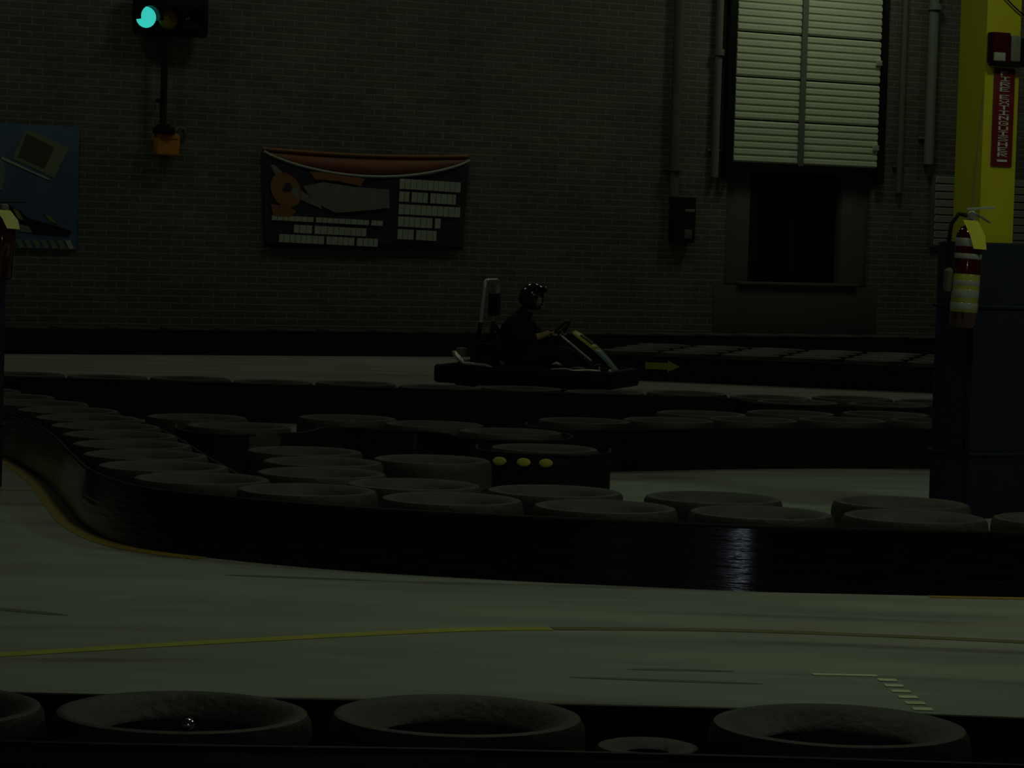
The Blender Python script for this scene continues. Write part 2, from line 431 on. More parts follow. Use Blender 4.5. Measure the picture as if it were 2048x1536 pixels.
# blue poster
ps = thing('poster', 'large blue advertising poster on brick wall at far left', 'poster', wl(.1, 0, 0), WA)
MB().box((0, -.02, 1.86), (2.04, .03, 1.40), bev=.004).build('board', M['poster_blue'], ps)
def pp(name, m, pts, d=.004, lab=None):
    b = MB(); b.prism([(x, -.036-d, z) for x, z in pts], (0, .004, 0)); o = b.build(name, m, ps)
    if lab: o['label'] = lab
def pr(px, py):  # a spot on the poster's face, u to the right and z up (metres)
    return ((px-155)/172+1.02-.02, 2.55-(py-255)/176)
pp('pale_picture', M['poster_pale'], [pr(50, 262), pr(138, 296), pr(108, 357), pr(22, 322)], .004)
pp('brown_picture', M['poster_brown'], [pr(50, 272), pr(108, 296), pr(88, 340), pr(34, 318)], .007)
pp('pale_edge', M['banner_white'], [pr(0, 318), pr(8, 322), pr(100, 360), pr(97, 362), pr(0, 324)], .007)
pp('sky_picture', M['poster_light'], [pr(-60, 320), pr(2, 325), pr(10, 345), pr(4, 385), pr(-60, 380)], .004)
pp('yellow_flash', M['poster_yellow'], [pr(24, 418), pr(36, 424), pr(48, 444), pr(36, 440)], .007)
pp('yellow_flash', M['poster_yellow'], [pr(90, 430), pr(104, 436), pr(116, 448), pr(102, 444)], .007)
pp('dark_figure', M['black'], [pr(0, 408), pr(20, 414), pr(38, 448), pr(62, 470), pr(140, 474), pr(146, 462), pr(112, 452), pr(60, 440), pr(30, 420)], .005)
pp('grey_figure', M['banner_grey'], [pr(36, 450), pr(60, 456), pr(66, 468), pr(40, 466)], .008)
for i in range(7):
    x = 32+i*17
    pp('letter', M['banner_white'] if i == 6 else M['poster_pale'], [pr(x, 482), pr(x+10, 481), pr(x+18, 497), pr(x+8, 499)], .007)

# traffic signal with drop pole and orange box
tsg = thing('traffic_light', 'black sideways traffic light with its green lamp lit, upper left', 'traffic light', wl(2.06, .28, 0), WA)
MB().box((.06, .06, 3.90), (.90, .16, .52), bev=.06).build('housing', M['black'], tsg)
lens_x = (-.27, 0.0, .27)
for x, nm, m in zip(lens_x, ('green_lens', 'amber_lens', 'red_lens'), (M['green_on'], M['amber'], M['dark_lens'])):
    rot = Matrix.Rotation(PI/2, 3, 'X')
    ln = MB().lathe([(.122, 0), (.115, .022), (.08, .046), (.04, .058), (0, .061)], 24, (x, -.02, 3.83), rot).build(nm, m, tsg)
    vs = []; fs = []; n = 18
    for i in range(n+1):
        a = -.25+(PI+.5)*i/n
        for y in (-.02, -.19): vs.append((x+.132*math.cos(a), y, 3.83+.132*math.sin(a)))
    for i in range(n): fs.append([2*i, 2*i+1, 2*i+3, 2*i+2])
    vz = MB(); vz.add(vs, fs, True); vo = vz.build('visor', M['black'], ln)
    q = vo.modifiers.new('t', 'SOLIDIFY'); q.thickness = .006
MB().tube([(.0, .06, 3.74), (.0, .06, 2.637)], .04, 12).build('pole', M['black_metal'], tsg)
MB().tube([(.4, .06, 3.95), (.4, .24, 3.95)], .03, 10).build('wall_bracket', M['black_metal'], tsg)
MB().tube([(.0, .06, 2.9), (0, .24, 2.9)], .025, 10).build('wall_bracket', M['black_metal'], tsg)
ob = thing('junction_box', 'small orange box with black cap at foot of the signal pole', 'junction box', wl(2.13, 0, 0), WA)
MB().box((.0, -.16, 2.40), (.28, .16, .25), bev=.03).build('box', M['orange'], ob)
MB().box((.01, -.245, 2.475), (.2, .012, .022), bev=.004).build('lid_edge', M['orange'], ob)
MB().lathe([(.13, 0), (.13, .05), (.07, .10), (0, .11)], 20, (-.05, -.2, 2.525)).build('cap', M['black'], ob)
MB().tube([(.06, -.2, 2.53), (.13, -.2, 2.60), (.19, -.2, 2.58), (.22, -.18, 2.50), (.20, -.14, 2.42)], .022, 8).build('cable', M['jamb'], ob)

# ------------------------------------------------------------------ columns
def column(px, py, name_label, pad_label, sz=.235, h=7.0, pz=1.50, pt=.055, pl=.055, pr=.22):
    c = tag(MB().box((0, 0, h/2), (sz, sz, h), bev=.008).build('column', M['yellow'], loc=(px, py, 0), rotz=WA), name_label, 'column')
    p = thing('column_pad', pad_label, 'column padding', (px, py, 0), WA)
    g = MB(); i_ = sz/2+.004; x0, x1, y0, y1 = -sz/2-pl, sz/2+pr, -sz/2-pt, sz/2+pt
    g.box(((x0+x1)/2, (y0-i_)/2, pz/2), (x1-x0, -i_-y0, pz), bev=.02); g.box(((x0+x1)/2, (y1+i_)/2, pz/2), (x1-x0, y1-i_, pz), bev=.02)
    g.box(((x0-i_)/2, 0, pz/2), (-i_-x0, 2*i_, pz)); g.box(((x1+i_)/2, 0, pz/2), (x1-i_, 2*i_, pz))
    g.build('foam_sleeve', M['navy'], p)
    for z in (.35, 1.15):
        MB().tube([(a, b_, z) for a, b_ in ((x0-.004, y0-.004), (x1+.004, y0-.004), (x1+.004, y1+.004), (x0-.004, y1+.004))], .010, 6, closed=True).build('strap', M['navy'], p)
    return c
cc = Vector((2.502, 15.183, 0))
ccen = cc+D*.1175-N*.1175
column(ccen.x, ccen.y, 'yellow painted square steel column carrying the red sign', 'navy padding wrapped around foot of the yellow column with the red sign')
lcen = Vector((-2.765, 15.25, 0))-D*.2475-N*.2475
column(lcen.x, lcen.y, 'yellow column at the extreme left edge of the photo', 'dark padding around the column at the extreme left edge', pr=.13, pt=.13)
# sign, alarm and wire on the right column's front face: frame at the front-face centre, x along face, -y out
fc = cc+D*.1175
sg = thing('sign', 'tall red fire extinguisher sign with white stacked lettering on yellow column', 'sign', (fc.x, fc.y, 0), WA)
MB().box((.012, -.006, 2.178), (.140, .006, .53), bev=.002).build('plate', M['red'], sg)
FONT5 = {'F': '11110100001110010000100001000010000', 'I': '11111001000010000100001000010011111', 'R': '11110100011000111110101001001010001', 'E': '11111100001000011110100001000011111',
 'X': '10001100010101000100010101000110001', 'T': '11111001000010000100001000010000100', 'N': '10001110011010110101100111000110001', 'G': '01110100011000010111100011000101110', 'U': '10001100011000110001100011000101110', 'S': '01111100001000001110000010000111110', 'H': '10001100011000111111100011000110001'}
def letter(ch, cx, cz, wd, ht, m, parent, y=-.0105):
    b = MB(); pw, ph = wd/5, ht/7
    for k, bit in enumerate(FONT5[ch]):
        if bit == '1':
            r, c = divmod(k, 5); b.box((cx+(c-2)*pw, y, cz+(3-r)*ph), (pw*1.02, .002, ph*1.02))
    b.build('letter', m, parent)
zz = 2.415
for ch in 'FIRE EXTINGUISHER':
    if ch == ' ': zz -= .014; continue
    letter(ch, .012, zz, .066, .0232, M['white'], sg); zz -= .0282
MB().box((.012, -.0105, 1.945), (.07, .002, .012)).build('rule', M['white'], sg)
al = thing('fire_alarm', 'dark red alarm box with pale lens near top of yellow column', 'alarm', (fc.x, fc.y, 0), WA)
MB().box((-.055, -.03, 2.55), (.115, .06, .165), bev=.008).build('body', M['maroon'], al)
MB().box((-.075, -.064, 2.5), (.075, .012, .045), bev=.004).build('label_strip', M['banner_white'], al)
MB().box((.045, -.028, 2.55), (.07, .05, .14), bev=.01).build('lens', M['banner_grey'], al)
MB().box((.115, -.04, 2.535), (.065, .08, .15), bev=.01).build('side_box', M['black'], al)
MB().box((.0, -.03, 2.46), (.19, .06, .014), bev=.003).build('base', M['black'], al)
wr = tag(MB().tube([(-.02+.16*t, -.012, 2.83-.10*t*t-.03*math.sin(t*3)) for t in [i/14 for i in range(15)]], .004, 6).build('wire', M['black'], loc=(fc.x, fc.y, 0), rotz=WA), 'thin dark wire curving over top of the yellow column', 'wire')

# ------------------------------------------------------------------ fire extinguishers
def extinguisher(loc, label, rz, strap_top, labels=True):
    t = thing('fire_extinguisher', label, 'fire extinguisher', loc, rz, 'fire extinguishers on columns'); t.scale = (1, 1, 1.10 if labels else .72); t.rotation_euler = (-.012, .045, rz)
    R = .073
    MB().lathe([(0, 0), (.062, .0), (.066, .012), (R, .022), (R, .44), (.066, .468), (.05, .488), (.028, .50), (.024, .52), (0, .52)], 40).build('cylinder', M['maroon'], t)
    def band(z0, z1, m, nm):
        MB().lathe([(R+.0006, z0), (R+.0014, z0+.001), (R+.0014, z1-.001), (R+.0006, z1)], 40).build(nm, m, t)
    if labels:
      band(.395, .435, M['label_white'], 'label_band'); band(.335, .36, M['label_white'], 'label_band')
      band(.075, .26, M['label_yellow'], 'instruction_label')
      for z0, z1 in ((.09, .12), (.145, .185), (.205, .23)):
        MB().lathe([(R+.0016, z0), (R+.0022, z0+.001), (R+.0022, z1-.001), (R+.0016, z1)], 40).build('print_band', M['label_white'], t)
    MB().lathe([(.022, .515), (.026, .52), (.026, .56), (.015, .57), (0, .57)], 16).build('valve', M['steel'], t)
    MB().box((.045, -.0, .585), (.15, .026, .012), Matrix.Rotation(-.12, 3, 'Y'), .003).build('top_lever', M['steel'] if labels else M['black_metal'], t)
    MB().box((.05, -.0, .545), (.12, .024, .010), Matrix.Rotation(.45, 3, 'Y'), .003).build('carry_handle', M['grey_metal'] if labels else M['black_metal'], t)
    MB().lathe([(.0, 0), (.018, 0), (.018, .012), (0, .012)], 14, (0, -.028, .545), Matrix.Rotation(PI/2, 3, 'X')).build('gauge', M['banner_grey'], t)
    h = MB().tube([(-.02, 0, .545), (-.07, -.01, .55), (-.105, -.015, .50), (-.112, -.015, .42), (-.106, -.012, .32), (-.098, -.01, .27)], .011, 10).build('hose', M['black'], t)
    MB().lathe([(.0, 0), (.02, 0), (.026, .03), (.026, .10), (.012, .115), (0, .115)], 14, (-.098, -.01, .17)).build('nozzle', M['jamb'], t)
    tg = [(-.05, -.05, .52), (.03, -.05, .52), (.07, -.078, .45), (.082, -.082, .385), (.012, -.09, .385), (-.012, -.08, .45)]
    b = MB(); b.prism(tg, (0, .004, .002)); o = b.build('inspection_tag', M['plate'], t); o['label'] = 'yellow paper inspection tag'
    if labels: MB().tube([(0, .03, .56), (.02, .06, strap_top)], .0035, 6).build('hanging_wire', M['grey_metal'], t)
corner = ccen-D*.1725+N*.1725           # front-left corner of the pad
e1 = corner-D*.100+N*.03
extinguisher((e1.x, e1.y, 1.04), 'red fire extinguisher with yellow tag hanging on the yellow sign column', 0, 1.15)
lc = lcen+D*.2475+N*.2475
e2 = lc+N*.085-D*.072
extinguisher((e2.x, e2.y, 1.14), 'red fire extinguisher half cut off by the left edge of the photo', .3, 1.1, False)

# ------------------------------------------------------------------ tyres
def tyre_mesh(name, R, H, seg, fine=True):
    hb = R*.60   # bead radius
    k = 0. if fine else .032
    up = [(R, H*.5+.012), (R, H-.05), (R-.004, H-.022), (R-.014, H-.004), (R-.028, H), (R-.05, H-.006), (R-.08, H-.020-k*.4), (hb+.022, H-.038-k), (hb+.006, H-.046-k), (hb, H-.054-k), (hb+.004, H-.064-k),
          (hb+.03, H-.066-k), (R-.06, H-.064-k*.6), (R-.022, H-.08-k*.5), (R-.018, H*.5)]
    dn = [(r, H-z) for r, z in up]
    prof = [(R-.008, H*.5+.008)]+up+dn[::-1][1:]+[(R-.008, H*.5-.008)]
    b = MB(); b.lathe(prof, seg, closed=True)
    if fine:   # tread lugs round the shoulder
        n = 56
        for k in range(n):
            a = 2*PI*k/n
            for z in (H-.15, .07, .15):
                if .02 < z < H-.02:
                    b.box((math.cos(a)*(R-.0035), math.sin(a)*(R-.0035), z), (.014, 2*PI*R/n*.66, .05), Matrix.Rotation(a+.0, 3, 'Z'))
    o = b.build(name, M['rubber']); me = o.data; bpy.data.objects.remove(o); return me
TM = {}
def tyre(x, y, label, group, R=.315, H=.30, seg=40, fine=False, z=0., tilt=0.):
    k = (round(R, 3), round(H, 3), seg, fine)
    if k not in TM: TM[k] = tyre_mesh('tyre', R, H, seg, fine)
    o = link(TM[k], 'tyre', None, (x, y, z)); tag(o, label, 'tyre', group); return o
ORD = ['first', 'second', 'third', 'fourth', 'fifth', 'sixth', 'seventh', 'eighth', 'ninth', 'tenth', 'eleventh', 'twelfth', 'thirteenth', 'fourteenth', 'fifteenth', 'sixteenth', 'seventeenth', 'eighteenth', 'nineteenth', 'twentieth', 'twenty-first', 'twenty-second', 'twenty-third', 'twenty-fourth']

# nearest row, bottom of the photo
GA = 'tyres of the nearest barrier'
tyre(-1.405, 6.64, 'big black tyre cut off at the bottom left corner of the photo', GA, .312, .295, 72, True)
tyre(-.765, 6.65, 'near black tyre, bottom left, holding the small added glint bead', GA, .312, .297, 72, True)
tyre(-.108, 6.72, 'near black tyre at bottom centre, just right of the one with the glint bead', GA, .312, .297, 72, True)
tyre(.355, 6.72, 'lower narrow tyre sunk in the gap between two large near tyres', GA, .135, .235, 48, True)
tyre(.818, 6.74, 'near black tyre at bottom right, in front of the cream dashed marking', GA, .318, .297, 72, True)
cap = tag(MB().sphere((0, 0, 0), .0155, (1, 1, .9), 24, 14).build('glint_bead', mat('chrome', (.85, .9, .95), .17, metal=1.), loc=(-.722, 6.40, .308)), 'tiny chrome bead added for the flash glint on rim of the near left tyre', 'glint bead')  # chrome bead added so the flash leaves a glint here

def belt(path, z1, m, label, thick=.012, z0=0., lip=True, name='rubber_belt', lean=.0):
    p = smooth_path(path, .08); q = offset_path(p, thick); pb_ = offset_path(p, -lean)
    t = thing(name, label, 'belt barrier')
    b = MB(); n = len(p); vs = []; fs = []
    for a, c, e_ in zip(p, q, pb_): vs += [(e_.x, e_.y, z0), (a.x, a.y, z1), (c.x, c.y, z1), (c.x, c.y, z0)]
    for i in range(n-1):
        for k in range(4): fs.append([4*i+k, 4*(i+1)+k, 4*(i+1)+(k+1) % 4, 4*i+(k+1) % 4])
    fs += [[0, 1, 2, 3], [4*n-4, 4*n-3, 4*n-2, 4*n-1]]
    b.add(vs, fs, True); b.build('belt', m, t)
    if lip:
        mid = offset_path(p, thick*.3)
        MB().tube([(a.x, a.y, z1-.004) for a in mid], .0095, 8).build('top_edge', M['edge'], t)
        MB().tube([(a.x, a.y, z1-.055) for a in offset_path(p, -.0005)], .0035, 6).build('seam', m, t)
    return t
belt([(-2.2, 6.98), (-1.0, 7.02), (0, 7.08), (1.0, 7.10), (2.2, 7.02)], .262, M['belt'], 'black belt along the track side of the nearest tyre row')
belt([(-2.2, 6.30), (-1.0, 6.30), (0, 6.37), (1.0, 6.385), (2.2, 6.34)], .272, M['belt'], 'black belt across the very bottom edge of the photo')

# middle barrier
BP = [(-4.9, 20.4), (-3.95, 18.9), (-3.19, 17.49), (-2.85, 16.58), (-2.55, 15.57), (-2.27, 14.42), (-1.99, 13.35), (-1.66, 12.62), (-1.24, 12.27), (-.67, 11.98), (.09, 11.80), (.58, 11.738), (.88, 11.700), (1.0, 11.688), (1.13, 11.685), (1.5, 11.710), (2.2, 11.76), (3.0, 11.9)]
belt(BP, .272, M['belt'], 'long glossy black belt around the middle barrier, bending away at the left', lean=.026)
GB = 'tyres of the middle barrier'
front = [(-.90, 12.47), (-.25, 12.25), (.42, 12.10), (1.09, 12.035), (1.76, 12.075), (2.42, 12.14)]
names = ['front-row tyre of the middle barrier nearest its left bend', 'front-row tyre of middle barrier, second right of the bend', 'front-row tyre of middle barrier, third right of the bend', 'front-row tyre of middle barrier just above the blue-white glint', 'front-row tyre of middle barrier before the padded column foot', 'front-row tyre of middle barrier cut off by the right edge of the photo']
for (x, y), n in zip(front, names): tyre(x, y, n, GB, .318, seg=56)
B2 = [(-.90, 13.38), (-.44, 12.91), (.21, 12.78), (.93, 12.69), (1.79, 12.72)]
n2 = ['second-row tyre of middle barrier beside the left leg', 'second-row tyre of middle barrier, left of the centre', 'second-row tyre of middle barrier in the picture centre', 'second-row tyre of middle barrier, last before the gap of bare floor', 'lone second-row tyre right of the gap, beside the padded column']
for (x, y), n in zip(B2, n2): tyre(x, y, n, GB, .318, seg=56)
B3 = [(-1.08, 14.68), (-.94, 14.03), (-.40, 14.38)]
n3 = ['rearmost tyre of the three left of the yellow spots, farthest left', 'tyre between the rearmost and the second-row tyre, inside the left bend', 'tyre just left of the tyre with yellow spots']
for (x, y), n in zip(B3, n3): tyre(x, y, n, GB, .31, seg=48)
tyre(.19, 15.40, 'tyre behind the short belt with three yellow spots', GB, .305, seg=56)
sbelt = belt([(-.19, 15.6), (-.17, 15.25), (-.02, 15.08), (.2, 15.04), (.42, 15.09), (.54, 15.26), (.56, 15.6)], .288, M['belt_dull'], 'short curved black belt with three yellow spots, centre of photo')
for x, y in ((-.055, 15.07), (.075, 15.035), (.195, 15.022)):
    b = MB(); b.sphere((x, y, .243), .036, (1.05, .2, .66), 14, 8)
    b.build('paint_spot', M['yellow_line'], sbelt)['label'] = 'yellow paint spot'
# left leg: tyres set one behind the other along the bending belt
lp = offset_path(smooth_path(BP[:9], .02), .345)[::-1]
leg = []; acc = 0; last = None; start = 0
for i, p in enumerate(lp):
    if all((p-Vector(q)).length > .655 for q in front+leg): leg.append((p.x, p.y))
for i, (x, y) in enumerate(leg[:11]):
    tyre(x, y, f'{ORD[i]} tyre of the left leg of the middle barrier, counted from the bend', 'tyres of the left leg', .322, seg=48)

# second barrier
CB = [(.10, 18.0), (.12, 17.68), (.36, 17.40), (.89, 17.68), (1.56, 18.07), (2.2, 18.34), (2.82, 18.53), (3.5, 18.75)]
belt(CB, .262, M['belt_dull'], 'dull black belt of the second barrier, seen past the strip of floor')
GC = 'tyres of the second barrier'
Cl = [(-1.92, 17.08), (-1.60, 16.42), (-1.02, 17.42), (-.47, 17.08), (.0, 16.62)]
belt([(-2.0, 16.70), (-1.965, 16.4), (-1.84, 16.15), (-1.60, 16.07), (-1.23, 16.38), (-1.1, 16.9), (-.82, 16.86), (-.42, 16.70), (-.28, 16.38), (.0, 16.26), (.30, 16.40), (.37, 16.85), (.22, 17.2)], .27, M['belt_dull'], 'wavy black sheet added as shade in front of the left part of the second barrier')  # dark sheet standing in for the shade on these tyre fronts
ipath = offset_path(smooth_path(BP[2:7], .2), .70)
belt([(p.x, p.y) for p in ipath], .262, M['belt_dull'], 'black sheet added as shade along the inner side of the left leg')  # added dark strip that blackens the shaded gap beside the leg
nc = ['second-barrier tyre farthest left, wedged against the left leg', 'second-barrier tyre second from the left, near the left leg', 'raised-looking second-barrier tyre, farthest back at left', 'second-barrier tyre left of the front one', 'second-barrier tyre standing farthest forward, left of its belt']
for (x, y), n in zip(Cl, nc): tyre(x, y, n, GC, .315)
Cf = [(.47, 17.83), (1.02, 18.14), (1.60, 18.46), (2.22, 18.72), (2.86, 18.93)]
for i, (x, y) in enumerate(Cf): tyre(x, y, f'{ORD[i]} tyre from the left behind the dull belt of second barrier', GC, .305)
C2 = [(1.29, 18.96), (1.93, 19.31), (2.62, 19.54)]
for i, (x, y) in enumerate(C2): tyre(x, y, f'{ORD[i]} tyre from the left in second row behind the dull belt', GC, .315)

# third barrier, in front of the kart
DB = [(-5.2, 21.08), (-3.0, 21.05), (0, 21.06), (1.5, 21.05), (1.72, 20.85), (1.80, 20.5), (2.1, 20.37), (2.8, 20.38), (3.3, 20.4)]
belt(DB, .290, M['belt_dull'], 'straight black belt in front of the kart')
for i in range(14):
    tyre(-5.0+i*.634, 21.41+.02*math.sin(i*2.1), f'{ORD[i]} tyre from the left in the row right in front of the kart', 'tyres in front of the kart', .316, .298+.006*math.sin(i*3.3))
for i, (x, y) in enumerate([(2.12, 20.72), (2.80, 20.75)]):
    tyre(x, y, ('left' if i == 0 else 'right')+' one of two extra tyres forward of the kart-side row', 'tyres in front of the kart', .316)

# barrier behind the kart, right
ed = Vector((.972, -.235)); eb = Vector((.235, .972)); eo = Vector((.80, 29.30))
E0 = [(eo+ed*t) for t in (.1, .4, .8, 1.3, 2.4, 3.9)]
eo2 = eo+eb*.8-ed*.1
ebelt = belt([tuple(eo2)]+[tuple(eo+eb*.18-ed*.08)]+[tuple(p) for p in E0], .262, M['belt_dull'], 'black belt with yellow arrow behind the nose of the kart')
pa = eo+ed*.20; pb = eo+ed*.58
ar = MB(); nrm = Vector((-eb.x, -eb.y, 0))
def ep(t, z): q = eo+ed*t; return Vector((q.x, q.y, z))+nrm*.006
ar.prism([ep(.60, .125), ep(.84, .125), ep(.84, .10), ep(.97, .16), ep(.84, .22), ep(.84, .195), ep(.60, .195)], nrm*.004)
ar.build('arrow_mark', M['yellow_line'], ebelt)['label'] = 'yellow arrow pointing right'
rw = ['front', 'second', 'third', 'rear']
for r in range(4):
    for c in range(6):
        p = eo+ed*(.36+c*.645)+eb*(.35+r*.655)
        tyre(p.x, p.y, f'{ORD[c]} tyre from left in the {rw[r]} row of the block behind the kart nose', 'tyres of the far right block', .316, seg=32)
# barrier along the brick wall
fb = belt([(wl(u, .75).x, wl(u, .75).y) for u in (-1.5, 3, 8, 13, 17.5)], .285, M['belt_dull'], 'long black belt along the foot of the brick wall')
for i in range(22):
    p = wl(-.3+i*.66, .40)
    tyre(p.x, p.y, f'{ORD[i]} tyre from the left along the foot of the brick wall', 'tyres along the brick wall', .316, .302, seg=32)

# ------------------------------------------------------------------ floor paint
def stripe(name, pts, wd, m, label, z=.002, taper=False):
    p = smooth_path(pts, .05); n = len(p); a = []; c = []
    for i, (q1, q2) in enumerate(zip(offset_path(p, 1), offset_path(p, -1))):
        k = wd/2*(.12+.88*math.sin(PI*i/(n-1))**.6 if taper else 1)
        a.append(p[i]+(q1-p[i])*k); c.append(p[i]+(q2-p[i])*k)
    vs = [(q.x, q.y, .0005) for q in a]+[(q.x, q.y, .0005) for q in c]+[(q.x, q.y, z) for q in a]+[(q.x, q.y, z) for q in c]
    fs = []
    for i in range(n-1):
        fs += [[2*n+i, 2*n+i+1, 3*n+i+1, 3*n+i], [i, i+1, 2*n+i+1, 2*n+i], [n+i, n+i+1, 3*n+i+1, 3*n+i], [i, i+1, n+i+1, n+i]]
    fs += [[0, n, 3*n, 2*n], [n-1, 2*n-1, 4*n-1, 3*n-1]]
    b = MB(); b.add(vs, fs); o = b.build(name, m)
    return tag(o, label, 'floor marking') if label else o
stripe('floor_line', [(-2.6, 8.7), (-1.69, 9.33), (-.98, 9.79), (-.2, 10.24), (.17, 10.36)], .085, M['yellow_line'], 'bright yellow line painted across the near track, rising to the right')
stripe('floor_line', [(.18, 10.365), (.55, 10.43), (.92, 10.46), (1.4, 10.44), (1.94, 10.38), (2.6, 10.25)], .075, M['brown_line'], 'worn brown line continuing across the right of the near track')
kp = offset_path(smooth_path(BP[1:9], .1), -.075)
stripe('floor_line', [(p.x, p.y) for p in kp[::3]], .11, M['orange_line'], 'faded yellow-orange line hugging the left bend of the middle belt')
kp = offset_path(smooth_path([BP[-4], BP[-3], BP[-2], BP[-1]], .1), -.06)
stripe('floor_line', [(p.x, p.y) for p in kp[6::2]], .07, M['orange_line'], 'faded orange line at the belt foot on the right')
stripe('skid_mark', [(.42, 9.43), (.60, 9.45), (.78, 9.45)], .05, M['skid'], 'short dark skid mark on the near track, right of centre', z=.0012, taper=True)
stripe('skid_mark', [(.22, 9.22), (.54, 9.21), (.86, 9.20)], .045, M['skid'], 'longer dark skid mark in front of the near right tyre', z=.0012, taper=True)
stripe('skid_mark', [(-2.06, 10.49), (-1.81, 10.41), (-1.62, 10.33)], .07, M['skid'], 'dark skid mark at the far left edge of the near track', z=.0012, taper=True)
stripe('skid_mark', [(-1.18, 11.69), (-.86, 11.67), (-.57, 11.66)], .06, M['skid'], 'dark skid mark just in front of the middle belt', z=.0012, taper=True)
gm = thing('grid_marking', 'cream dashed corner of a grid box on near track', 'floor marking', (1.27, 9.45, 0))
o = stripe('cross_line', [(1.05, 9.44), (1.27, 9.45)], .035, M['white_line'], None); o.parent = gm; o.matrix_parent_inverse = Matrix.Translation((-1.27, -9.45, 0))
for i in range(6):
    y = 9.38-i*.115
    MB().box((.022+.007*i, y-9.45-.025, .0018), (.062, .05, .0026)).build('dash', M['white_line'], gm)

# ------------------------------------------------------------------ kart
KR = -math.radians(18); KL = (.24, 26.85, 0)
k = thing('go_kart', 'racing go-kart with yellow number plate and silver roll hoop', 'go-kart', KL, KR)
def kp_(name, m, fn, parent=k):
    b = MB(); fn(b); return b.build(name, m, parent)
def rrect(hx, hy, r, n=6):
    out = []
    for cx, cy, a0 in ((hx-r, hy-r, 0), (-hx+r, hy-r, PI/2), (-hx+r, -hy+r, PI), (hx-r, -hy+r, 1.5*PI)):
        for i in range(n+1): a = a0+PI/2*i/n; out.append((cx+r*math.cos(a), cy+r*math.sin(a)))
    return out
def bumper(b):
    o = rrect(.88, .59, .13); i_ = rrect(.80, .51, .09); n = len(o)
    zs_ = [(.055, .02), (.075, .0), (.20, .0), (.222, .02)]
    vs = []; fs = []
    for z, ins in zs_:
        for (x, y) in o: l = math.hypot(x, y); vs.append((x*(1-ins/l), y*(1-ins/l), z))
    for z in (.222, .055):
        for (x, y) in i_: vs.append((x, y, z))
    R_ = 6
    for r in range(R_):
        q = (r+1) % R_
        for i in range(n): j = (i+1) % n; fs.append([r*n+i, r*n+j, q*n+j, q*n+i])
    b.add(vs, fs, True)
kp_('bumper', M['black'], bumper)
def frame(b):
    for s in (-1, 1):
        b.tube([(-.72, s*.30, .10), (-.2, s*.32, .09), (.35, s*.30, .09), (.72, s*.2, .10)], .016, 8)
        b.tube([(-.78, s*.2, .14), (-.72, s*.30, .10)], .016, 8)
    for x in (-.7, -.25, .3, .7): b.tube([(x, -.5 if x in (-.25, .3) else -.3, .10), (x, .5 if x in (-.25, .3) else .3, .10)], .014, 8)
    b.tube([(-.80, -.4, .14), (-.80, .4, .14)], .014, 8); b.tube([(.80, -.3, .14), (.80, .3, .14)], .014, 8)
kp_('chassis_frame', M['black_metal'], frame)
kp_('floor_tray', M['grey_metal'], lambda b: b.box((.32, 0, .075), (.78, .52, .006)))
def kwheel(x, y, r, wd):
    rx = Matrix.Rotation(PI/2, 3, 'X')
    t = MB().lathe([(r*.55, -wd/2+.01), (r*.75, -wd/2), (r*.93, -wd/2+.004), (r, -wd/2+.022), (r, wd/2-.022), (r*.93, wd/2-.004), (r*.75, wd/2), (r*.55, wd/2-.01)], 28, (x, y, r), rx, closed=True).build('wheel', M['rubber'], k)
    MB().lathe([(.03, -wd*.36), (r*.56, -wd*.42), (r*.56, wd*.42), (.03, wd*.36)], 20, (x, y, r), rx).build('rim', M['grey_metal'], t)
for y in (-.38, .38): kwheel(-.58, y, .138, .19)
for y in (-.40, .40): kwheel(.52, y, .128, .13)
kp_('rear_axle', M['steel'], lambda b: b.tube([(-.58, -.45, .138), (-.58, .45, .138)], .018, 12))
# seat: bucket shell
def seat(b):
    prof = [(.12, .13), (-.02, .115), (-.16, .125), (-.28, .18), (-.34, .30), (-.39, .46), (-.43, .60)]
    vs = []; fs = []; m_ = 9
    for i, (x, z) in enumerate(prof):
        hw = .17+.03*math.sin(i/6*PI)
        for j in range(m_):
            t = -1+2*j/(m_-1); lift = (abs(t)**3)*(.13 if i < 6 else .05)
            nx_ = .3 if i < 3 else .9
            vs.append((x+lift*nx_*.8, t*hw, z+lift*(1-nx_*.55)))
    for i in range(len(prof)-1):
        for j in range(m_-1): a = i*m_+j; fs.append([a, a+1, a+m_+1, a+m_])
    b.add(vs, fs, True)
so = kp_('seat', M['black'], seat); q = so.modifiers.new('t', 'SOLIDIFY'); q.thickness = .012; q.offset = 1
def hoop(b):
    pts = [(-.52, -.20, .62), (-.49, -.20, .96)]
    pts += [(-.488-.0*i, -.20+.06*(1-math.cos(PI/2*i/5)), .96+.07*math.sin(PI/2*i/5)) for i in range(1, 6)]
    pts += [(-.488, .14+.06*math.sin(PI/2*i/5), .96+.07*math.cos(PI/2*i/5)) for i in range(0, 6)]
    pts += [(-.52, .20, .62)]
    b.tube(pts, .021, 12)
kp_('roll_hoop', M['steel'], hoop)['label'] = 'bright silver roll hoop behind the driver'
kp_('hoop_brace', M['black_metal'], lambda b: [b.tube([(-.52, s*.20, .63), (-.60, s*.21, .16)], .023, 10) for s in (-1, 1)])
kp_('head_pad', M['black'], lambda b: b.box((-.455, 0, .80), (.05, .26, .22), bev=.02))
eng = kp_('engine', M['black_metal'], lambda b: (b.box((-.40, -.40, .24), (.24, .20, .20), bev=.02), [b.box((-.40, -.40, .355+.016*i), (.20, .18, .006)) for i in range(6)]))
MB().lathe([(.0, 0), (.05, 0), (.055, .02), (.055, .08), (.0, .09)], 16, (-.66, -.33, .30)).build('air_filter', M['grey_metal'], eng)
